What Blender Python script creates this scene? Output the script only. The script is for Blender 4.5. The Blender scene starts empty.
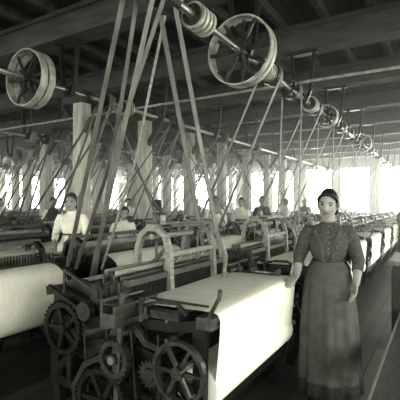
import bpy, math, random
from mathutils import Vector, Matrix
random.seed(7)
R = math.radians
scene = bpy.context.scene
COL = scene.collection

# ------------------------------------------------------------ materials
def M(name, g, rough=.7, metal=0.0, var=.25, scale=8.0, tint=(.995, .995, .88), stretch=(1, 1, 1), bump=0.0, kind='noise'):
    m = bpy.data.materials.new(name); m.use_nodes = True
    nt = m.node_tree; N = nt.nodes; L = nt.links
    b = N['Principled BSDF']
    b.inputs['Roughness'].default_value = rough
    b.inputs['Metallic'].default_value = metal
    tc = N.new('ShaderNodeTexCoord'); mp = N.new('ShaderNodeMapping')
    mp.inputs['Scale'].default_value = stretch
    L.new(tc.outputs['Object'], mp.inputs['Vector'])
    c = lambda k: (min(1, g*k*tint[0]), min(1, g*k*tint[1]), min(1, g*k*tint[2]), 1)
    if kind == 'plank_y' or kind == 'plank_x':
        if kind == 'plank_y': mp.inputs['Rotation'].default_value = (0, 0, R(90))
        br = N.new('ShaderNodeTexBrick')
        br.inputs['Color1'].default_value = c(1-var); br.inputs['Color2'].default_value = c(1+var)
        br.inputs['Mortar'].default_value = c(.2)
        br.inputs['Scale'].default_value = 1.0
        br.inputs['Mortar Size'].default_value = .006
        br.inputs['Brick Width'].default_value = 3.1
        br.inputs['Row Height'].default_value = .15
        L.new(mp.outputs[0], br.inputs['Vector'])
        nz = N.new('ShaderNodeTexNoise'); nz.inputs['Scale'].default_value = scale; nz.inputs['Detail'].default_value = 5
        L.new(tc.outputs['Object'], nz.inputs['Vector'])
        mr = N.new('ShaderNodeMapRange'); mr.inputs['To Min'].default_value = .4; mr.inputs['To Max'].default_value = 1.5
        L.new(nz.outputs['Fac'], mr.inputs['Value'])
        mx = N.new('ShaderNodeVectorMath'); mx.operation = 'SCALE'
        L.new(br.outputs['Color'], mx.inputs[0]); L.new(mr.outputs[0], mx.inputs['Scale'])
        L.new(mx.outputs[0], b.inputs['Base Color'])
        return m
    nz = N.new('ShaderNodeTexNoise'); nz.inputs['Scale'].default_value = scale
    nz.inputs['Detail'].default_value = 4
    L.new(mp.outputs[0], nz.inputs['Vector'])
    cr = N.new('ShaderNodeValToRGB')
    cr.color_ramp.elements[0].position = .3; cr.color_ramp.elements[1].position = .7
    cr.color_ramp.elements[0].color = c(1-var); cr.color_ramp.elements[1].color = c(1+var)
    L.new(nz.outputs['Fac'], cr.inputs['Fac']); L.new(cr.outputs[0], b.inputs['Base Color'])
    if bump:
        bp = N.new('ShaderNodeBump'); bp.inputs['Strength'].default_value = bump; bp.inputs['Distance'].default_value = .01
        L.new(nz.outputs['Fac'], bp.inputs['Height']); L.new(bp.outputs[0], b.inputs['Normal'])
    return m

m_iron = M('cast_iron', .016, .4, .2, .4, 14)
m_iron2 = M('worn_iron', .06, .34, .4, .5, 20)
m_steel = M('bright_steel', .4, .3, .8, .2, 20)
m_wood = M('oiled_wood', .07, .5, 0, .35, 6, stretch=(6, 1, 6))
m_wood2 = M('pale_wood', .24, .5, 0, .3, 6, stretch=(6, 1, 6))
m_cloth = M('woven_cloth', .87, .85, 0, .06, 5, bump=.15, stretch=(1, 4, 1))
m_yarn = M('warp_yarn', .86, .8, 0, .1, 60, stretch=(.3, 4, .3))
m_belt = M('leather_belt', .15, .55, 0, .3, 5)
m_post = M('whitewashed_post', .5, .8, 0, .3, 5, stretch=(3, 3, .5))
m_beam = M('beam_timber', .05, .8, 0, .45, 4, stretch=(.6, 3, 3))
m_ceil = M('ceiling_boards', .07, .85, 0, .25, 3, kind='plank_y')
m_floor = M('floor_planks', .085, .5, 0, .3, 3, kind='plank_y')
m_wall = M('limewash_wall', .35, .9, 0, .15, 2)
m_frame = M('window_paint', .25, .6, 0, .1, 5)
m_pale = M('worn_pulley_rim', .36, .45, .1, .4, 9)
m_skin = M('skin', .33, .55, 0, .08, 12, tint=(1, .985, .88))
m_lip = M('lips', .15, .5, 0, .05, 12)
m_hair = M('dark_hair', .022, .5, 0, .4, 30, stretch=(1, 1, 4))
m_hair2 = M('brown_hair', .06, .5, 0, .4, 30, stretch=(1, 1, 4))
m_dark = M('dark_dress', .045, .85, 0, .35, 22, bump=.2)
m_print = M('print_bodice', .08, .85, 0, .5, 60)
m_apron = M('work_apron', .09, .8, 0, .3, 9, bump=.25)
m_white = M('white_linen', .8, .85, 0, .08, 9, bump=.2)
m_grey = M('grey_cotton', .3, .85, 0, .15, 9, bump=.2)
m_eye = M('eye_white', .4, .3, 0, .02, 5)
m_iris = M('eye_iris', .02, .2, 0, .02, 5)
m_shoe = M('shoe_leather', .03, .4, 0, .2, 8)

# ------------------------------------------------------------ mesh builder
def mesh_obj(name, v, f, mi, sm, mats, link=True, loc=(0, 0, 0), rotz=0):
    me = bpy.data.meshes.new(name)
    me.from_pydata([tuple(p) for p in v], [], f)
    for m in mats: me.materials.append(m)
    me.polygons.foreach_set('material_index', mi)
    me.polygons.foreach_set('use_smooth', sm)
    me.update()
    if not link: return me
    o = bpy.data.objects.new(name, me); COL.objects.link(o)
    o.location = loc; o.rotation_euler = (0, 0, rotz)
    return o

class MB:
    def __init__(s): s.v = []; s.f = []; s.mi = []; s.sm = []; s.mats = []
    def mat(s, m):
        if m not in s.mats: s.mats.append(m)
        return s.mats.index(m)
    def add(s, vs, fs, m, sm=False):
        k = len(s.v); i = s.mat(m)
        s.v += [Vector(p) for p in vs]
        for f in fs:
            s.f.append(tuple(a+k for a in f)); s.mi.append(i); s.sm.append(sm)
    def box(s, a, b, m, ch=0.0):
        x0, y0, z0 = a; x1, y1, z1 = b
        s.add([(x0, y0, z0), (x1, y0, z0), (x1, y1, z0), (x0, y1, z0), (x0, y0, z1), (x1, y0, z1), (x1, y1, z1), (x0, y1, z1)],
              [(0, 3, 2, 1), (4, 5, 6, 7), (0, 1, 5, 4), (1, 2, 6, 5), (2, 3, 7, 6), (3, 0, 4, 7)], m)
    def bar(s, p, q, w, t, m, side=Vector((0, 1, 0)), w2=None):
        p = Vector(p); q = Vector(q); d = (q-p).normalized()
        if abs(d.dot(side)) > .95: side = Vector((1, 0, 0))
        u = d.cross(side).normalized(); n = d.cross(u).normalized()
        w2 = w if w2 is None else w2
        vs = []
        for c, ww in ((p, w), (q, w2)):
            for a, b in ((-1, -1), (1, -1), (1, 1), (-1, 1)): vs.append(c+u*a*ww/2+n*b*t/2)
        s.add(vs, [(0, 1, 2, 3), (7, 6, 5, 4), (0, 4, 5, 1), (1, 5, 6, 2), (2, 6, 7, 3), (3, 7, 4, 0)], m)
    def cyl(s, p, q, r, m, seg=14, r2=None):
        s.tube([p, q], [r, r if r2 is None else r2], m, seg)
    def tube(s, path, radii, m, seg=10, ref=None, cap=True, round_end=False):
        path = [Vector(p) for p in path]
        rr = []
        for r in radii: rr.append(r if isinstance(r, tuple) else (r, r))
        if round_end:
            d = (path[-1]-path[-2]).normalized(); rl = rr[-1]; mr = min(rl)
            e = path[-1]
            path += [e+d*mr*.6, e+d*mr*.95]; rr += [(rl[0]*.8, rl[1]*.8), (rl[0]*.35, rl[1]*.35)]
        n = len(path); vs = []; u = None
        for i in range(n):
            d = (path[min(i+1, n-1)]-path[max(i-1, 0)]).normalized()
            if u is None:
                a = Vector(ref) if ref is not None else (Vector((0, 0, 1)) if abs(d.z) < .9 else Vector((1, 0, 0)))
                u = (a-d*a.dot(d)).normalized()
            else:
                u = (u-d*u.dot(d)).normalized()
            w = d.cross(u)
            for j in range(seg):
                t = 2*math.pi*j/seg
                vs.append(path[i]+u*math.cos(t)*rr[i][0]+w*math.sin(t)*rr[i][1])
        fs = []
        for i in range(n-1):
            for j in range(seg):
                k = (j+1) % seg
                fs.append((i*seg+j, i*seg+k, (i+1)*seg+k, (i+1)*seg+j))
        s.add(vs, fs, m, True)
        if cap:
            s.add([vs[j] for j in range(seg)], [tuple(range(seg))[::-1]], m)
            s.add([vs[(n-1)*seg+j] for j in range(seg)], [tuple(range(seg))], m)
    def plate(s, path, hw, y0, y1, m):
        P = [Vector((a, b)) for a, b in path]; n = len(P); vs = []
        for i in range(n):
            d = (P[min(i+1, n-1)]-P[max(i-1, 0)]).normalized(); nn = Vector((-d.y, d.x))
            for sg in (-1, 1):
                q = P[i]+nn*hw*sg
                vs += [(q.x, y0, q.y), (q.x, y1, q.y)]
        fs = []
        for i in range(n-1):
            a = i*4; b = a+4
            fs += [(a, b, b+1, a+1), (a+2, a+3, b+3, b+2), (a, a+2, b+2, b), (a+1, b+1, b+3, a+3)]
        fs += [(0, 1, 3, 2), (n*4-4, n*4-2, n*4-1, n*4-3)]
        s.add(vs, fs, m)
    def sheet(s, path, y0, y1, m):
        vs = []; fs = []
        for a, b in path: vs += [(a, y0, b), (a, y1, b)]
        for i in range(len(path)-1): fs.append((i*2, i*2+2, i*2+3, i*2+1))
        s.add(vs, fs, m, True)
    def ring(s, c, ri, ro, y0, y1, m, seg=32, sm=False):
        cx, cz = c; vs = []; fs = []
        for j in range(seg):
            t = 2*math.pi*j/seg; ct, st = math.cos(t), math.sin(t)
            for r, y in ((ri, y0), (ro, y0), (ro, y1), (ri, y1)): vs.append((cx+r*ct, y, cz+r*st))
        for j in range(seg):
            k = (j+1) % seg
            for e in range(4):
                g = (e+1) % 4
                fs.append((j*4+e, j*4+g, k*4+g, k*4+e))
        s.add(vs, fs, m, sm)
    def disc(s, c, r, y0, y1, m, seg=28):
        s.cyl((c[0], y0, c[1]), (c[0], y1, c[1]), r, m, seg)
    def wheel(s, c, r, y0, y1, m, spokes=6, th=.02, hub=.04, seg=32, ms=None, sw=.025, ph=0.0):
        s.ring(c, r-th, r, y0, y1, m, seg)
        ms = ms or m; ym = (y0+y1)/2
        s.disc(c, hub, y0-.01, y1+.01, ms, 14)
        for i in range(spokes):
            t = 2*math.pi*i/spokes+ph
            s.bar((c[0]+hub*.6*math.cos(t), ym, c[1]+hub*.6*math.sin(t)), (c[0]+(r-th*.6)*math.cos(t), ym, c[1]+(r-th*.6)*math.sin(t)), sw*1.3, .02, ms, w2=sw)
    def gear(s, c, r, y0, y1, m, teeth=30, spokes=5):
        s.wheel(c, r, y0, y1, m, spokes, .03, .035, teeth)
        for i in range(teeth):
            t = 2*math.pi*i/teeth
            a = Vector((c[0]+(r-.003)*math.cos(t), (y0+y1)/2, c[1]+(r-.003)*math.sin(t)))
            b = Vector((c[0]+(r+.014)*math.cos(t), (y0+y1)/2, c[1]+(r+.014)*math.sin(t)))
            s.bar(a, b, .014, y1-y0, m, w2=.008)
    def obj(s, name, link=True, loc=(0, 0, 0), rotz=0):
        return mesh_obj(name, s.v, s.f, s.mi, s.sm, s.mats, link, loc, rotz)

def inst(name, me, loc=(0, 0, 0), rotz=0):
    o = bpy.data.objects.new(name, me); COL.objects.link(o); o.location = loc; o.rotation_euler = (0, 0, rotz); return o

# ------------------------------------------------------------ room
X0, X1, Y0, Y1, H = -24.0, 5.0, -4.5, 22.0, 4.25
fl = MB(); fl.box((X0-.3, Y0-.3, -.1), (X1+.3, Y1+.3, 0), m_floor); fl.obj('floor')
ce = MB(); ce.box((X0-.3, Y0-.3, H), (X1+.3, Y1+.3, H+.1), m_ceil); ce.obj('ceiling')
SILL, TOP, WW, PER = 1.0, 3.45, 1.45, 1.9
wframe = MB()
wframe.box((-WW/2, -.05, SILL), (WW/2, .05, SILL+.06), m_frame)
wframe.box((-WW/2, -.05, TOP-.06), (WW/2, .05, TOP), m_frame)
for sx in (-WW/2, WW/2-.06): wframe.box((sx, -.05, SILL), (sx+.06, .05, TOP), m_frame)
for i in range(1, 4): wframe.box((-WW/2+i*WW/4-.015, -.025, SILL), (-WW/2+i*WW/4+.015, .025, TOP), m_frame)
for i in range(1, 6):
    z = SILL+(TOP-SILL)*i/6; wframe.box((-WW/2, -.02, z-.012), (WW/2, .02, z+.012), m_frame)
wframe.box((-WW/2-.08, -.22, SILL-.05), (WW/2+.08, -.05, SILL), m_frame)
wme = wframe.obj('window', link=False)
wn = 0
def wall(name, a0, a1, fixed, axis, inward):
    global wn
    w = MB(); t0, t1 = (fixed, fixed+.3) if inward < 0 else (fixed-.3, fixed)
    def bx(p0, p1, z0, z1):
        if axis == 'x': w.box((p0, t0, z0), (p1, t1, z1), m_wall)
        else: w.box((t0, p0, z0), (t1, p1, z1), m_wall)
    bx(a0, a1, 0, SILL); bx(a0, a1, TOP, H)
    n = int((a1-a0)/PER); st = a0+((a1-a0)-n*PER)/2; last = a0
    for i in range(n):
        c = st+PER*(i+.5)
        bx(last, c-WW/2, SILL, TOP); last = c+WW/2
        wn += 1
        if axis == 'x': inst('window_%d' % wn, wme, (c, (t0+t1)/2, 0), 0 if inward < 0 else math.pi)
        else: inst('window_%d' % wn, wme, ((t0+t1)/2, c, 0), R(90) if inward > 0 else R(-90))
    bx(last, a1, SILL, TOP)
    w.obj(name)
wall('wall_back', X0, X1, Y1, 'x', -1)
wall('wall_left', Y0, Y1, X0, 'y', 1)
wall('wall_right', Y0, Y1, X1, 'y', -1)
wall('wall_front', X0, X1, Y0, 'x', 1)

BU = 3.75
postY = [5.8+2.05*k for k in range(-4, 8)]
bm = MB(); bm.box((X0, -.15, BU), (X1, .15, BU+.36), m_beam); bm.box((X0, -.19, BU+.3), (X1, .19, BU+.36), m_beam)
bme = bm.obj('ceiling_beam', link=False)
for y in postY: inst('ceiling_beam', bme, (0, y, 0))
jm = MB()
x = X0+.3
while x < X1:
    jm.box((x-.04, Y0, BU+.36), (x+.04, Y1, H), m_beam); x += .62
jm.obj('ceiling_joists')
pm = MB()
c = .13
pm.tube([(0, 0, 0), (0, 0, BU-.001)], [c*1.41, c*1.36], m_post, 4, ref=(1, 1, 0))
pm.sm = [False]*len(pm.sm)
pm.box((-.45, -.14, BU-.16), (.45, .14, BU-.001), m_beam)
pm.bar((.1, 0, BU-.75), (.62, 0, BU-.1), .1, .1, m_beam); pm.bar((-.1, 0, BU-.75), (-.62, 0, BU-.1), .1, .1, m_beam)
pm.box((-.17, -.17, 0), (.17, .17, .12), m_beam)
pme = pm.obj('timber_post', link=False)
for X in (-6.32, -10.07, -13.82, -17.57):
    for y in postY:
        if y > 3.9: inst('timber_post', pme, (X, y, 0))
pipe = MB(); pipe.cyl((X0, 0, 0), (X1, 0, 0), .022, m_pale, 12)
for k in range(12):
    xx = -23+2.3*k
    pipe.bar((xx, 0, 0), (xx, 0, .449), .02, .02, m_iron)
pipe.obj('steam_pipe', loc=(0, 5.72, 3.30))
pipe2 = MB(); pipe2.cyl((X0, 0, 0), (X1, 0, 0), .03, m_iron2, 12)
for k in range(12): pipe2.bar((-22.5+2.3*k, 0, 0), (-22.5+2.3*k, 0, .15), .02, .02, m_iron)
pipe2.obj('sprinkler_pipe', loc=(0, 9.65, 3.60))

# ------------------------------------------------------------ loom
W = 1.5
RZ, RR = .752, .262
def loom_mesh(sgn, px, ah=1.17, ay=(.02, W-.07), tower=False):
    b = MB()
    ma = m_wood2 if tower else m_iron
    for y in (.02, W-.07):
        y1 = y+.05
        b.plate([(.24, 0), (.14, .12), (.09, .4), (.08, .9)], .035, y, y1, m_iron)
        b.plate([(1.12, 0), (1.22, .12), (1.26, .4), (1.22, .92)], .038, y, y1, m_iron)
        b.plate([(.04, .88), (.3, .84), (.6, .83), (.95, .88), (1.24, .95), (1.34, .93)], .03, y, y1, m_iron)
        b.plate([(.1, .34), (.4, .3), (.65, .34), (.9, .3), (1.25, .34)], .03, y, y1, m_iron)
        b.plate([(.1, .4), (.3, .62), (.62, .7), (.98, .62), (1.24, .4)], .025, y, y1, m_iron)
        b.plate([(.55, .34), (.55, .84)], .03, y, y1, m_iron)
        b.box((.16, y-.03, 0), (.34, y1+.03, .03), m_iron); b.box((1.02, y-.03, 0), (1.2, y1+.03, .03), m_iron)
    a0, a1 = ay
    for y in ay:
        b.plate([(.62, .84), (.635, ah-.16), (.67, ah-.05), (.74, ah), (.82, ah), (.89, ah-.05), (.925, ah-.16), (.94, .86)], .02, y, y+.045, ma)
        if tower:
            b.bar((.64, y+.02, ah-.12), (.92, y+.02, .98), .025, .02, m_iron2)
    if tower: b.box((.6, .02, .80), (.66, W-.02, .84), m_iron); b.box((.91, .02, .80), (.96, W-.02, .84), m_iron)
    for (xx, zz) in ((.12, .34), (1.22, .36), (.1, .78)): b.box((xx-.03, .03, zz-.045), (xx+.03, W-.03, zz+.045), m_iron)
    b.box((.75, a0-.03, ah), (.81, a1+.08, ah+.035), m_wood2 if tower else m_wood)
    b.cyl((.78, a0, ah-.06), (.78, a1+.05, ah-.06), .022, m_wood2)
    for yy in ((a0+.12), (a1-.06)):
        b.disc((.78, ah-.06), .045, yy-.025, yy+.025, m_iron2, 16)
        for xx in (.735, .825): b.bar((xx, yy, ah-.06), (xx, yy, 1.06), .004, .03, m_belt)
    # breast beam, cloth
    b.box((.0, .02, .86), (.1, W-.02, .925), m_wood)
    b.tube([(.03, .03, .9), (.03, W-.03, .9)], [.032, .032], m_wood, 14)
    b.sheet([(.62, .925), (.4, .935), (.12, .942), (.03, .942), (.0, .93), (-.014, .9), (-.012, .84), (.0, .7), (.015, .56)], .09, W-.1, m_cloth)
    b.cyl((.145, .09, .5), (.145, W-.09, .5), .14, m_cloth, 28)
    b.cyl((.145, .02, .5), (.145, W-.02, .5), .035, m_wood)
    for y in (.1, W-.22): b.cyl((.53, y, .955), (.53, y+.12, .955), .016, m_iron2, 10); b.bar((.53, y+.06, .95), (.1, y+.06, .95), .012, .01, m_iron2)
    # sley
    b.box((.56, -.12, .82), (.68, W+.12, .9), m_wood)
    b.box((.63, .08, 1.02), (.68, W-.08, 1.06), m_wood)
    b.box((.655, .1, .9), (.66, W-.1, 1.03), m_iron2)
    n = 60
    for i in range(n):
        y = .1+(W-.2)*i/(n-1); b.box((.64, y-.003, .9), (.655, y+.003, 1.02), m_iron2)
    for ya, yb in ((-.12, .06), (W-.08, W+.12)):
        b.box((.56, ya, .9), (.58, yb, .95), m_wood); b.box((.66, ya, .9), (.68, yb, .98), m_wood)
        b.box((.58, ya, .95), (.66, yb, .96), m_iron2)
    for y in (.2, W-.2):
        b.bar((.62, y, .84), (.46, y, .1), .06, .03, m_iron)
        b.bar((.62, y, .8), (.62, y, .64), .04, .03, m_iron2)
    b.cyl((.46, .03, .1), (.46, W-.03, .1), .025, m_iron)
    # healds
    for k, xx in enumerate((.715, .76, .805, .85)):
        dz = .02*(1 if k % 2 else -1)
        b.box((xx-.009, .08, 1.06+dz), (xx+.009, W-.08, 1.09+dz), m_wood2 if k % 2 else m_wood)
        b.box((xx-.009, .08, .74+dz), (xx+.009, W-.08, .77+dz), m_wood)
        for i in range(44):
            y = .11+(W-.22)*i/43; b.box((xx-.0015, y-.002, .77+dz), (xx+.0015, y+.002, 1.06+dz), m_steel)
        for y in (.08, W-.09): b.box((xx-.008, y, .74+dz), (xx+.008, y+.012, 1.09+dz), m_wood)
    # warp sheets and beam
    b.sheet([(.66, .93), (.74, .965), (.88, .98), (1.12, RZ+RR)], .12, W-.1, m_yarn)
    b.sheet([(.66, .925), (.74, .93), (.88, .96), (1.12, RZ+RR)], .12, W-.1, m_yarn)
    for xx in (.96, 1.02): b.cyl((xx, .08, 1.0), (xx, W-.06, 1.0), .012, m_wood, 8)
    b.cyl((1.1, .12, RZ), (1.1, W-.12, RZ), RR, m_yarn, 44)
    for y in (.095, W-.12): b.ring((1.1, RZ), .05, RR+.012, y, y+.025, m_iron2, 36)
    b.cyl((1.1, .0, RZ), (1.1, W, RZ), .05, m_iron)
    b.gear((1.1, .72), .17, -.05, -.015, m_iron, 34)
    # crank + tappet shafts
    b.cyl((.62, -.1, .62), (.62, W+.0, .62), .024, m_steel)
    b.cyl((.72, -.07, .34), (.72, W+.04, .34), .024, m_iron2)
    b.gear((.62, .62), .11, -.08, -.03, m_iron2, 20, 4)
    b.gear((.72, .34), .2, -.08, -.03, m_iron, 36, 6)
    b.cyl((px, W-.2, .62), (px, W+.14, .62), .022, m_steel)
    b.wheel((px, .62), .15, W+.005, W+.065, m_iron2, 5, .012, .035)
    b.wheel((px, .62), .15, W+.075, W+.135, m_iron2, 5, .012, .035, ph=.5)
    # hand wheel and take up train
    b.wheel((.13, .66), .165, -.12, -.085, m_iron2, 6, .022, .035, 36, sw=.016)
    b.cyl((.13, -.13, .66), (.13, .06, .66), .016, m_steel)
    b.gear((.2, .46), .12, -.05, -.02, m_iron, 26, 4)
    b.gear((.36, .58), .07, -.055, -.02, m_iron2, 16, 3)
    # picking sticks, pick cams
    for y in (-.06, W+.03):
        b.bar((.62, y, .12), (.56, y, 1.02), .04, .022, m_wood, w2=.022)
        b.bar((.56, y, 1.0), (.58, .15 if y < 0 else W-.15, .99), .008, .015, m_belt)
    for y in (.1, W-.1): b.ring((.72, .34), .02, .09, y, y+.03, m_iron, 10)
    # brake, starting handle, levers, rods
    b.bar((.05, .06, .9), (-.02, .06, 1.03), .018, .018, m_iron2); b.cyl((-.02, .06, 1.02), (-.03, .06, 1.08), .012, m_wood)
    b.bar((.05, W-.05, .86), (.0, W-.05, 1.08), .022, .02, m_steel)
    b.cyl((.3, .02, .76), (.3, W-.02, .76), .012, m_steel); b.cyl((.95, .02, .5), (.95, W-.02, .5), .014, m_steel)
    b.plate([(.15, .93), (.22, .985), (.35, .98), (.5, .93)], .01, .0, .02, m_iron2)
    b.bar((1.35, .15, .3), (.85, .15, .26), .025, .02, m_iron); b.disc((1.3, .2), .07, .11, .2, m_iron, 16)
    b.bar((1.3, .15, .3), (1.3, .15, .2), .012, .012, m_iron)
    b.bar((1.35, W-.15, .3), (.85, W-.15, .26), .025, .02, m_iron); b.disc((1.3, .2), .07, W-.2, W-.11, m_iron, 16)
    b.bar((1.3, W-.15, .3), (1.3, W-.15, .2), .012, .012, m_iron)
    for k in range(4):
        b.bar((.715+.045*k, .5, .73), (.68+.04*k, .5, .2), .006, .006, m_iron2); b.bar((.3, .4+.06*k, .17), (1.2, .4+.06*k, .22), .03, .02, m_iron)
    b.box((.2, .0, .885), (.4, .055, .93), m_iron2)
    # near-end casting cluster: bracket, spring, lever arms, oil cups, ratchet
    b.bar((.4, -.02, .9), (.95, -.02, .7), .03, .02, m_iron2); b.bar((.95, -.03, .86), (1.25, -.03, .98), .03, .02, m_iron)
    b.cyl((.45, -.02, .86), (.45, -.02, 1.0), .015, m_iron2); b.disc((.9, .86), .06, -.05, .0, m_iron2, 18)
    b.gear((.82, .98), .055, -.02, .01, m_iron2, 18, 3)
    b.bar((.82, -.01, .98), (1.12, -.01, 1.1), .02, .014, m_iron2); b.cyl((1.12, -.01, 1.1), (1.12, -.01, .9), .01, m_iron2, 8)
    b.plate([(.68, .72), (.75, .6), (.9, .52), (1.0, .36), (.98, .2)], .018, -.04, -.02, m_iron2)
    b.plate([(.2, .8), (.3, .72), (.42, .74), (.5, .82)], .02, -.03, -.0, m_iron2)
    for k in range(4):
        b.cyl((.3+.16*k, .03, .86), (.3+.16*k, .03, .93), .012, m_steel, 8)
        b.cyl((.28+.2*k, -.02, .3), (.33+.2*k, -.02, .8), .007, m_iron2, 8)
    for k in range(14):
        b.ring((1.04, .55-.012*k), .014, .02, -.045, -.035, m_iron2, 10)
    # pirn box with spare bobbins on the far end
    b.box((.18, W-.02, .87), (.42, W+.1, .89), m_wood); b.box((.18, W-.02, .89), (.19, W+.1, .96), m_wood); b.box((.41, W-.02, .89), (.42, W+.1, .96), m_wood)
    for k in range(6): b.tube([(.215+.035*k, W-.01, .915), (.215+.035*k, W+.03, .918), (.215+.035*k, W+.09, .915)], [.006, .016, .013], m_yarn, 8)
    if tower:
        b.plate([(.52, .93), (.5, 1.1), (.55, 1.25), (.66, ah)], .012, a1, a1+.03, m_wood2)
        for k in range(4): b.bar((.66+.07*k, a0+.08, ah+.02), (.66+.07*k, a1, ah+.02), .02, .02, m_iron2)
        b.box((.62, a0-.02, ah-.2), (.66, a1+.07, ah-.165), m_wood2)
        for k in range(9): b.bar((.645, a0+.06+.065*k, ah-.17), (.72, a0+.06+.065*k, 1.07), .008, .008, m_steel)
        b.cyl((.72, a0+.06, ah+.03), (.72, a0+.06, ah+.1), .02, m_wood2, 10); b.cyl((.85, a1, ah-.02), (.98, a1+.02, 1.02), .014, m_wood2, 8)
        b.cyl((.68, a0+.02, .9), (.64, a0+.02, 1.3), .016, m_wood2, 8)
    if sgn < 0:
        for p in b.v: p.x = -p.x
        b.f = [tuple(reversed(f)) for f in b.f]
    return b.obj('power_loom', link=False)
PXA = .75
loomA = loom_mesh(-1, PXA)
loomN = loom_mesh(-1, PXA, ah=1.36, ay=(.5, 1.14), tower=True)
loomB = loom_mesh(1, 1.22)
loomB2 = loom_mesh(1, 1.22, ah=1.26, ay=(.3, 1.0), tower=True)

pairs = []
for p in range(6):
    fa = -1.05-3.75*p; fb = -4.1-3.75*p
    ya = 1.85 if p == 0 else 1.0
    yb = 1.0
    ya_l = [ya+1.9*k for k in range(11) if ya+1.9*k < 20]
    yb_l = [yb+1.9*k for k in range(11) if yb+1.9*k < 20]
    for i, y in enumerate(ya_l): inst('power_loom', loomN if (p == 0 and i < 4) else loomA, (fa, y, 0))
    for i, y in enumerate(yb_l): inst('power_loom', loomB2 if (i+p) % 3 == 2 else loomB, (fb, y, 0))
    pairs.append((fa, fb, ya_l, yb_l))

# ------------------------------------------------------------ line shafts and belts
SZ = 3.08
def belt(top, bot, r1, r2, w=.055, cross=False):
    t = Vector(top); q = Vector(bot)
    d = Vector((q.x-t.x, 0, q.z-t.z)).normalized(); n = Vector((-d.z, 0, d.x))
    loop = []
    for i in range(9):
        a = math.pi*i/8
        loop.append(t+(n*math.cos(a)-d*math.sin(a))*r1)
    for i in range(9):
        a = math.pi*i/8
        s = 1 if cross else -1
        loop.append(q+(n*s*math.cos(a)+d*math.sin(a))*r2)
    vs = []; N = len(loop)
    for i, pt in enumerate(loop):
        dd = (loop[(i+1) % N]-loop[i-1]).normalized(); o = Vector((dd.z, 0, -dd.x)).normalized()*.003
        for e in (-1, 1):
            vs += [pt+o*e+Vector((0, -w/2, 0)), pt+o*e+Vector((0, w/2, 0))]
    fs = []
    for i in range(N):
        a = i*4; b2 = ((i+1) % N)*4
        fs += [(a, b2, b2+1, a+1), (a+2, a+3, b2+3, b2+2), (a, a+2, b2+2, b2), (a+1, b2+1, b2+3, a+3)]
    m = MB(); m.add(vs, fs, m_belt)
    return m

def shaft(X, ys, bigs, name='line_shaft', ymin=-4.3, drums=()):
    b = MB()
    b.cyl((0, ymin, 0), (0, Y1-.3, 0), .032, m_steel, 14)
    for y in ys:
        b.ring((0, 0), .118, .13, y-.075, y+.075, m_iron2, 24)
        b.disc((0, 0), .05, y-.09, y+.09, m_iron2, 14)
        for k in range(5):
            t = k*1.2566; b.bar((0, y, 0), (.122*math.cos(t), y, .122*math.sin(t)), .03, .02, m_iron2)
    for (y, r, w) in bigs:
        b.wheel((0, 0), r, y-w, y-.012, m_pale, 6, .016, .06, 48, ms=m_iron2, sw=.028)
        b.wheel((0, 0), r, y+.012, y+w, m_pale, 6, .016, .06, 48, ms=m_iron2, sw=.028, ph=.5)
    for (y, r, w) in drums:
        b.disc((0, 0), r*.8, y-w, y+w, m_iron2, 24)
        for k in range(4):
            yy = y-w+2*w*(k+.5)/4; b.ring((0, 0), r*.7, r, yy-w*.13, yy+w*.13, m_pale, 28)
    for y in postY:
        if y < 0: continue
        b.plate([(-.16, BU-SZ-.002), (-.15, .45), (-.11, .1), (-.04, -.06), (.04, -.06), (.11, .1), (.15, .45), (.16, BU-SZ-.002)], .018, y-.03, y+.03, m_iron)
        b.box((-.22, y-.06, BU-SZ-.03), (.22, y+.06, BU-SZ-.002), m_iron)
        b.disc((0, 0), .06, y-.07, y+.07, m_iron2, 16)
        b.ring((0, 0), .03, .085, y+.3, y+.36, m_iron2, 20)
    return b.obj(name, loc=(X, 0, SZ))

shA = -1.72
fa, fb, yal, ybl = pairs[0]
ysA = [y+W+.035 for y in yal[1:]]+[y+W+.105 for y in ybl[1:]]+[2.12, 2.36]
shaft(shA, ysA, [(3.68, .35, .075), (7.2, .2, .07), (10.9, .24, .07)], drums=[(2.85, .11, .12), (4.35, .11, .1), (6.2, .12, .09)])
bA = belt((shA-0, 0, SZ), (fa-PXA, 0, .62), .133, .153).obj('drive_belt', link=False)
bB = belt((shA, 0, SZ), (fb+1.22, 0, .62), .133, .153).obj('drive_belt', link=False)
for y in yal[1:]: inst('drive_belt', bA, (0, y+W+.035, 0))
for y in ybl[1:]: inst('drive_belt', bB, (0, y+W+.105, 0))
def two_strand(top, bot, r1, r2, w, cross=False):
    m = belt((top[0], 0, top[2]), (bot[0], 0, bot[2]), r1, r2, w, cross)
    for v in m.v:
        k = max(0, min(1, (top[2]-v.z)/(top[2]-bot[2]))); v.y += top[1]+(bot[1]-top[1])*k
    m.obj('drive_belt')
two_strand((shA, 2.10, SZ), (fb+1.22, ybl[0]+W+.035, .62), .13, .153, .045)
two_strand((shA, 2.22, SZ), (fb+1.22, ybl[0]+W+.105, .62), .13, .153, .04, True)
two_strand((shA, 2.36, SZ), (fa-PXA, yal[0]+W+.035, .62), .07, .09, .065)
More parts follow.
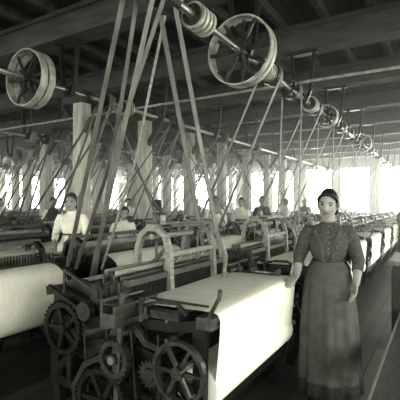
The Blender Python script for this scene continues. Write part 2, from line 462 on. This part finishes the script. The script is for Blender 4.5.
for p in range(1, 6):
    fa, fb, yal, ybl = pairs[p]
    X = -4.34-3.75*(p-1)
    ys = [y+W+.07 for y in yal]
    shaft(X, ys, [(3.15, .35, .10)] if p == 1 else [(5.2+p, .3, .08)], drums=[(3.9+p, .12, .1)])
    a = belt((X, 0, SZ), (fa-PXA, 0, .62), .133, .153, .045).obj('drive_belt', link=False)
    c = belt((X, 0, SZ), (fb+1.22, 0, .62), .133, .153, .045).obj('drive_belt', link=False)
    for y in yal: inst('drive_belt', a, (0, y+W+.035, 0))
    for y in ybl: inst('drive_belt', c, (0, y+W+.105, 0))
    if p == 1:
        dB = belt((X, 0, SZ), (-2.88, 0, .62), .12, .12, .035, True).obj('drive_belt', link=False)
        for y in ybl[1:8]: inst('drive_belt', dB, (0, y+W+.04, 0))

sp = MB(); sp.tube([(shA+.05, 2.55, 3.72), (-2.2, 2.6, 1.9), (-2.62, 2.64, .95)], [.012, .012, .012], m_wood2, 8)
sp.bar((shA+.05, 2.5, 3.7), (shA+.05, 2.6, 3.75), .03, .03, m_iron)
sp.obj('belt_shifter_pole')

# ------------------------------------------------------------ bench and cabinet at the right
bn = MB()
bn.box((-.32, 2.2, .47), (.1, 4.35, .51), m_wood)
bn.box((-.335, 2.2, .455), (-.32, 4.35, .515), m_wood2)
for y in (2.35, 3.3, 4.2):
    for xx in (-.28, .03): bn.box((xx, y-.03, 0), (xx+.05, y+.03, .47), m_wood)
    bn.box((-.25, y-.02, .12), (.05, y+.02, .17), m_wood)
bn.box((-.27, 2.3, .4), (-.245, 4.25, .46), m_wood)
bn.obj('wooden_bench')
cb = MB()
cb.box((-.42, 4.5, .06), (.2, 5.3, .92), m_wood); cb.box((-.46, 4.46, .92), (.24, 5.34, .96), m_wood2)
for y in (4.55, 4.94): cb.box((-.435, y, .12), (-.42, y+.33, .86), m_wood)
for z in (.12, .5): cb.box((-.36, 4.485, z), (.14, 4.5, z+.34), m_wood)
for y in (4.54, 5.2):
    for xx in (-.4, .12): cb.box((xx, y, 0), (xx+.06, y+.06, .06), m_wood)
cb.obj('weft_cabinet')

# ------------------------------------------------------------ people
def head_mesh(b, T, hair, eyesmat=True, bun=True):
    nr, ns = 40, 52
    a, bb, cc = .071, .094, .116
    vs = []
    for i in range(nr+1):
        ph = math.pi*i/nr
        for j in range(ns):
            th = 2*math.pi*j/ns
            dx, dy, dz = math.sin(ph)*math.cos(th), math.sin(ph)*math.sin(th), math.cos(ph)
            x, y, z = a*dx, bb*dy, cc*dz
            if dz < 0:
                k = -dz
                x *= 1-.30*k**1.6
                y *= (1-.04*k) if dy < 0 else (1-.38*k)
            if dy < 0:
                ax = abs(x)
                pn = max(0, min(1, (.012-z)/.05)) if z > -.038 else max(0, 1-(-.038-z)/.012)
                y -= .024*pn*math.exp(-(x/(.008+.007*pn))**2)
                y += .011*math.exp(-(((ax-.031)/.018)**2+((z-.002)/.014)**2))
                y -= .004*math.exp(-((z-.024)/.009)**2)*math.exp(-(ax/.05)**4)
                y -= .004*math.exp(-(((ax-.04)/.02)**2+((z+.03)/.02)**2))
                y -= .007*math.exp(-((x/.024)**2+((z+.064)/.010)**2))
                y += .004*math.exp(-((x/.02)**2+((z+.081)/.006)**2))
                y -= .009*math.exp(-((x/.022)**2+((z+.100)/.014)**2))
            vs.append(Vector((x, y, z)))
    f1 = []; f2 = []
    for i in range(nr):
        for j in range(ns):
            k = (j+1) % ns
            f = (i*ns+j, (i+1)*ns+j, (i+1)*ns+k, i*ns+k)
            c = sum((vs[q] for q in f), Vector())/4
            if c.y < -.04 and abs(c.x) < .024*(1-abs(c.z+.064)/.012*.6) and abs(c.z+.064) < .0075: f2.append(f)
            else: f1.append(f)
    tv = [T @ v for v in vs]
    b.add(tv, f1, m_skin, True); b.add(tv, f2, m_lip, True)
    def ell(c, r, m, seg=12):
        vv = []; ff = []
        for i in range(seg+1):
            t = math.pi*i/seg
            for j in range(seg):
                p = 2*math.pi*j/seg
                vv.append(T @ Vector((c[0]+r[0]*math.sin(t)*math.cos(p), c[1]+r[1]*math.sin(t)*math.sin(p), c[2]+r[2]*math.cos(t))))
        for i in range(seg):
            for j in range(seg):
                k = (j+1) % seg; ff.append((i*seg+j, (i+1)*seg+j, (i+1)*seg+k, i*seg+k))
        b.add(vv, ff, m, True)
    for s in (-1, 1):
        ell((s*.031, -.069, .002), (.0130, .0120, .0075), m_eye)
        ell((s*.031, -.0785, .002), (.0068, .0045, .0065), m_iris, 8)
        ell((s*.073, .012, -.008), (.008, .017, .030), m_skin)
        b.tube([T @ Vector((s*.014, -.090, .019)), T @ Vector((s*.03, -.089, .026)), T @ Vector((s*.05, -.074, .021))], [.003, .0044, .002], hair, 6)
        b.tube([T @ Vector((s*.018, -.083, .007)), T @ Vector((s*.031, -.0835, .0105)), T @ Vector((s*.046, -.074, .006))], [.0018, .0028, .0015], m_iris, 6)
    hv = []; hf = []
    for i in range(25):
        ph = math.pi*i/24
        for j in range(40):
            th = 2*math.pi*j/40
            dx, dy, dz = math.sin(ph)*math.cos(th), math.sin(ph)*math.sin(th), math.cos(ph)
            puff = 1.0+.03*math.cos(th*9+ph*4)
            x, y, z = .083*dx*puff, .105*dy*puff+.004, .134*dz+.002
            if dz < 0: x *= 1-.22*dz*dz; y *= 1-.3*dz*dz
            hv.append(Vector((x, y, z)))
    for i in range(24):
        for j in range(40):
            k = (j+1) % 40
            f = (i*40+j, (i+1)*40+j, (i+1)*40+k, i*40+k)
            c = sum((hv[q] for q in f), Vector())/4
            dy = c.y/.105; dz = c.z/.134
            line = .60-.45*min(1, abs(c.x)/.078)**2
            if dz < -.55: continue
            if dy < .0 and dz < line and not (dy > -.38 and abs(c.x) > .064 and dz > -.12): continue
            if dy < .12 and dz < -.12: continue
            hf.append(f)
    b.add([T @ v for v in hv], hf, hair, True)
    pts = []; n = 16
    for i in range(n+1):
        t = math.pi*(i/n); pts.append(T @ Vector((.072*math.cos(t), -.022-.055*math.sin(t)**.8, .02+.066*math.sin(t)**.7)))
    b.tube(pts, [.008]+[.012]*(n-1)+[.008], hair, 10)
    if bun: ell((0, .075, .085), (.04, .038, .036), hair)

def hand(b, Wp, d, n, thumb, curl=.35, sc=1.0):
    d = Vector(d).normalized(); n = Vector(n); n = (n-d*n.dot(d)).normalized(); u = d.cross(n).normalized()
    b.tube([Wp-d*.02, Wp+d*.01*sc, Wp+d*.045*sc, Wp+d*.085*sc], [(.017, .024), (.015, .027), (.014, .038), (.011, .038)], m_skin, 12, ref=n, round_end=True)
    for off, L in zip((-.029, -.010, .010, .028), (.058, .074, .080, .070)):
        off2 = off*thumb
        p = Wp+d*(.082 if L > .06 else .074)*sc+u*off2; pts = [p-d*.015]; dd = d.copy()
        fan = u*off2*1.5
        pts.append(p)
        for s2, a in ((.45, curl), (.3, curl*1.2), (.25, curl*.9)):
            dd = (Matrix.Rotation(-a, 3, u) @ dd)
            p = p+(dd+fan*.6).normalized()*L*s2; pts.append(p)
        b.tube(pts, [.0092, .0092, .0086, .0078, .007], m_skin, 8, round_end=True)
    s = thumb
    p = Wp+d*.022+u*.024*s
    pts = [p-u*.012*s, p+(u*.6*s+d*.6)*.022, p+(u*.62*s+d*.75-n*.2)*.052, p+(u*.55*s+d*.95-n*.3)*.078]
    b.tube(pts, [.012, .0115, .0098, .0085], m_skin, 8, round_end=True)

def person(name, loc, yaw, h=1.62, armL=None, armR=None, bod=m_dark, skirt=m_dark, apron=None, hair=m_hair,
           sleeve=m_dark, vox=.007, headrot=(0, 0, 0), lean=0.0, sleeve_to=1.0, curlL=.35, curlR=.35, hdL=None, hdR=None, bib=False):
    S = h/1.62
    body = MB()
    def T(p):
        p = Vector(p)
        if p.z > .95 and lean:
            q = p-Vector((0, 0, .95)); q = Matrix.Rotation(lean, 3, 'X') @ q; p = q+Vector((0, 0, .95))
        return p
    tz = [(.84, .13, .09, 0), (.92, .155, .11, 0), (1.05, .115, .09, 0), (1.18, .13, .10, 0), (1.28, .15, .085, 0), (1.335, .10, .06, .005), (1.36, .055, .052, .008), (1.42, .048, .05, .0), (1.47, .048, .052, -.003)]
    body.tube([T((0, t[3], t[0])) for t in tz], [(t[1], t[2]) for t in tz], m_skin, 20, ref=(1, 0, 0))
    aL = [Vector(p) for p in (armL or [(.15, 0, 1.295), (.21, .03, 1.05), (.2, -.10, .85)])]
    aR = [Vector(p) for p in (armR or [(-.15, 0, 1.295), (-.21, .03, 1.05), (-.2, -.10, .85)])]
    aL = [T(aL[0]), T(aL[1]), T(aL[2])] if lean else aL
    aR = [T(aR[0]), T(aR[1]), T(aR[2])] if lean else aR
    for A, sg, cu, hd in ((aL, 1, curlL, hdL), (aR, -1, curlR, hdR)):
        s, e, w = A
        body.tube([s+Vector((-.06*sg, 0, .0)), s, s.lerp(e, .35), s.lerp(e, .8), e, e.lerp(w, .3), e.lerp(w, .75), w],
                  [.045, .052, .046, .039, .037, .040, .030, .024], m_skin, 12)
        d = Vector(hd) if hd else (w-e).normalized()
        inward = Vector((sg*1.0, .25, 0)) if abs(d.z) > .6 else Vector((0, 0, 1))
        hand(body, w, d, inward, -1 if sg > 0 else 1, cu)
    for sg in (-1, 1):
        body.tube([(sg*.08, 0, .92), (sg*.085, 0, .8), (sg*.088, -.01, .5), (sg*.088, .01, .36), (sg*.088, .015, .1), (sg*.088, .015, .05)],
                  [.085, .085, .056, .055, .036, .036], m_skin, 12)
    me = body.obj(name+'_body', link=False)
    tmp = bpy.data.objects.new('tmp', me); COL.objects.link(tmp)
    md = tmp.modifiers.new('r', 'REMESH'); md.mode = 'VOXEL'; md.voxel_size = vox
    sm = tmp.modifiers.new('s', 'SMOOTH'); sm.factor = .5; sm.iterations = 2
    dg = bpy.context.evaluated_depsgraph_get(); dg.update()
    em = bpy.data.meshes.new_from_object(tmp.evaluated_get(dg))
    b = MB()
    b.add([v.co.copy() for v in em.vertices], [tuple(p.vertices) for p in em.polygons], m_skin, True)
    bpy.data.objects.remove(tmp); bpy.data.meshes.remove(em)
    rings = [(1.385, .054, .054, .004), (1.36, .066, .062, .006), (1.342, .105, .076, .006), (1.32, .145, .088, .004), (1.29, .166, .100, .0), (1.24, .162, .115, -.006),
             (1.18, .150, .122, -.012), (1.12, .132, .110, -.008), (1.085, .118, .100, 0), (1.06, .118, .100, 0), (1.03, .138, .114, 0), (.97, .170, .135, .008),
             (.88, .188, .155, .012), (.7, .204, .175, .015), (.5, .217, .19, .015), (.3, .228, .205, .015), (.15, .238, .215, .015), (.045, .244, .222, .015), (.05, .225, .2, .015), (.4, .19, .16, .015)]
    ns = 96; vs = []
    for (z, rx, ry, yo) in rings:
        fold = max(0, min(1, (1.05-z)/.6)) if z > .04 else 1
        for j in range(ns):
            t = 2*math.pi*j/ns
            k = 1+fold*(.06*math.cos(9*t+.6*math.sin(3*t)+z*1.5)+.04*math.cos(17*t+1.3+z)+.015*math.cos(29*t))
            if z > 1.09: k = 1+.012*math.cos(14*t+z*20)
            x = rx*k*math.cos(t); y = ry*k*math.sin(t)+yo
            if y < 0 and 1.12 < z < 1.3: y -= .022*math.exp(-((abs(x)-.065)/.045)**2-((z-1.2)/.05)**2)
            vs.append(T((x, y, z)))
    fb_, fs_, fbelt, fap = [], [], [], []
    for i in range(len(rings)-1):
        zc = (rings[i][0]+rings[i+1][0])/2
        for j in range(ns):
            k = (j+1) % ns; f = (i*ns+j, i*ns+k, (i+1)*ns+k, (i+1)*ns+j)
            ang = (j+.5)/ns*2*math.pi
            fr = -math.sin(ang)
            if 1.06 <= zc <= 1.085: fbelt.append(f)
            elif zc > 1.08: (fap if (bib and fr > .62 and zc < 1.26) else fb_).append(f)
            else: (fap if (apron and fr > .1 and zc > .13) else fs_).append(f)
    b.add(vs, fb_, bod, True); b.add(vs, fs_, skirt, True); b.add(vs, fbelt, m_shoe if not bib else apron, True)
    if fap: b.add(vs, fap, apron, True)
    cp = []
    for i in range(17):
        t = 2*math.pi*i/16; cp.append(T((.058*math.cos(t), .056*math.sin(t)+.004, 1.383-.006*(-math.sin(t)))))
    b.tube(cp, [.007]*17, bod if bod is not m_print else m_grey, 8)
    if bod is m_print:
        for k in range(6):
            z = 1.34-.042*k; yy = -.076-.05*min(1, k/3)
            b.tube([T((0, yy-.002, z)), T((0, yy-.012, z))], [.006, .004], m_grey, 8)
        for sg in (-1, 1):
            b.bar(T((sg*.10, -.098, 1.315)), T((sg*.045, -.142, 1.2)), .028, .006, m_apron, side=Vector((0, 1, 0)))
            b.bar(T((sg*.045, -.142, 1.2)), T((sg*.035, -.108, 1.07)), .028, .006, m_apron, side=Vector((0, 1, 0)))
    for A, sg in ((aL, 1), (aR, -1)):
        s, e, w = A
        pts = [s+Vector((-.05*sg, 0, -.0)), s+Vector((0, 0, .002)), s.lerp(e, .2), s.lerp(e, .5), s.lerp(e, .85), e]
        rad = [.052, .062, .066, .060, .053, .050]
        for q in (.2, .45, .7, .92):
            if q <= sleeve_to: pts.append(e.lerp(w, q)); rad.append(.050-.018*q+.003*math.sin(q*20))
        pts.append(pts[-1]+(w-e).normalized()*.004); rad.append(rad[-1]*.88)
        b.tube(pts, rad, sleeve, 16, cap=True)
    for sg in (-1, 1):
        b.tube([(sg*.09, .06, .045), (sg*.09, .03, .045), (sg*.092, -.06, .038), (sg*.096, -.14, .028), (sg*.098, -.19, .022)],
               [(.035, .03), (.043, .037), (.036, .038), (.026, .040), (.016, .028)], m_shoe, 14, ref=(0, 0, 1), round_end=True)
    hp = T((0, -.012, 1.505))
    rot = Matrix.Rotation(lean*.6, 4, 'X') @ Matrix.Rotation(headrot[2], 4, 'Z') @ Matrix.Rotation(headrot[0], 4, 'X') @ Matrix.Rotation(headrot[1], 4, 'Y')
    head_mesh(b, Matrix.Translation(hp) @ rot, hair)
    o = b.obj(name, loc=loc, rotz=yaw); o.scale = (S, S, S)
    return o

person('weaver_woman', (-.78, 3.32, 0), R(13), 1.65,
       armL=[(.148, 0, 1.29), (.225, .035, 1.07), (.20, -.10, .90)],
       armR=[(-.148, 0, 1.29), (-.225, .0, 1.09), (-.235, -.13, .955)],
       bod=m_print, skirt=m_dark, apron=m_apron, sleeve=m_print, sleeve_to=.5, vox=.006, headrot=(R(3), R(3), R(-10)),
       hdR=(-.35, -.85, -.25), curlR=.3, curlL=.3)
FW = [(.15, 0, 1.29), (.21, -.02, 1.06), (.13, -.22, .98)]
FR = [(-.15, 0, 1.29), (-.22, 0, 1.06), (-.15, -.22, 1.0)]
UP = [(-.15, 0, 1.29), (-.26, -.12, 1.16), (-.2, -.34, 1.2)]
def worker(x, y, yaw, h=1.6, **k):
    k.setdefault('armL', FW); k.setdefault('armR', FR)
    person('mill_worker', (x, y, 0), R(yaw), h, vox=.014, **k)
worker(-4.45, 3.9, 30, 1.68, bod=m_white, skirt=m_grey, sleeve=m_white, apron=m_white, hair=m_hair2)
worker(-4.45, 4.95, 55, 1.5, bod=m_white, skirt=m_dark, sleeve=m_white, hair=m_hair2, lean=R(12))
worker(-4.45, 8.1, 30, 1.7, bod=m_grey, skirt=m_grey, sleeve=m_white, apron=m_white, bib=True)
worker(-4.45, 6.1, -80, 1.62, bod=m_dark, skirt=m_dark, sleeve=m_grey, lean=R(16), armR=UP)
worker(-4.45, 9.5, 10, 1.68, bod=m_white, skirt=m_dark, sleeve=m_white)
worker(-4.45, 10.9, 40, 1.74, bod=m_dark, skirt=m_dark, sleeve=m_dark)
worker(-4.45, 15.2, 30, 1.7, bod=m_dark, skirt=m_grey, sleeve=m_dark)
worker(-4.45, 13.0, -60, 1.68, bod=m_white, skirt=m_dark, sleeve=m_white)
worker(-8.2, 4.9, 60, 1.68, bod=m_grey, skirt=m_dark, sleeve=m_white, apron=m_white)
worker(-8.2, 6.6, 60, 1.68, bod=m_dark, skirt=m_dark, sleeve=m_white, apron=m_white)
worker(-8.2, 9.4, 20, 1.68, bod=m_white, skirt=m_dark, sleeve=m_white)
worker(-8.2, 13.4, 20, 1.72, bod=m_dark, skirt=m_dark, sleeve=m_white)
worker(-11.95, 7.6, 60, 1.68, bod=m_white, skirt=m_dark, sleeve=m_white)
worker(-11.95, 11.0, 40, 1.72, bod=m_dark, skirt=m_dark, sleeve=m_white)
worker(-.8, 12.5, 10, 1.6, bod=m_dark, skirt=m_dark, sleeve=m_grey)

# ------------------------------------------------------------ lint haze hanging over the far part of the hall
hz = MB(); hz.box((X0+.01, 4.3, .005), (X1-.01, Y1-.01, H-.005), m_wall)
ho = hz.obj('lint_haze')
hm = bpy.data.materials.new('lint_air'); hm.use_nodes = True
nt = hm.node_tree; nt.nodes.clear()
out = nt.nodes.new('ShaderNodeOutputMaterial'); vsn = nt.nodes.new('ShaderNodeVolumeScatter')
vsn.inputs['Density'].default_value = .021; vsn.inputs['Anisotropy'].default_value = .5
vsn.inputs['Color'].default_value = (1, 1, .97, 1)
nt.links.new(vsn.outputs[0], out.inputs['Volume'])
ho.data.materials.clear(); ho.data.materials.append(hm)

# ------------------------------------------------------------ light: overcast daylight through back and left windows, plus added fill
w = bpy.data.worlds.new('overcast'); scene.world = w; w.use_nodes = True
bg = w.node_tree.nodes['Background']; bg.inputs[0].default_value = (1, 1, .91, 1); bg.inputs[1].default_value = 8.0
def area(name, loc, rot, sx, sz, L):
    l = bpy.data.lights.new(name, 'AREA'); l.shape = 'RECTANGLE'; l.size = sx; l.size_y = sz
    l.energy = L*math.pi*sx*sz; l.color = (1, 1, .92)
    o = bpy.data.objects.new(name, l); COL.objects.link(o); o.location = loc; o.rotation_euler = rot
zc = (SILL+TOP)/2; zh = TOP-SILL
area('daylight_back', ((X0+X1)/2, Y1+.6, zc+.2), (R(-90), 0, 0), X1-X0+1, zh+1.0, 26)
area('daylight_left', (X0-.6, (Y0+Y1)/2, zc+.2), (0, R(-90), 0), zh+1.0, Y1-Y0+1, 22)
area('fill_right', (X1+.6, (Y0+Y1)/2, zc), (0, R(90), 0), zh+.6, Y1-Y0, 8)  # added side fill for the near looms, outside the unseen right wall
area('fill_front', ((X0+X1)/2, Y0-.6, zc), (R(90), 0, 0), X1-X0, zh+.6, 5)  # added front fill from behind the camera, brightens the foreground

# ------------------------------------------------------------ camera
cam = bpy.data.cameras.new('camera'); cam.lens = 36; cam.sensor_width = 36; cam.clip_start = .05; cam.clip_end = 200
co = bpy.data.objects.new('camera', cam); COL.objects.link(co)
co.location = (0, 0, 1.55); co.rotation_euler = (R(90.43), 0, R(31))
scene.camera = co
scene.view_settings.view_transform = 'Standard'
scene.view_settings.gamma = .84
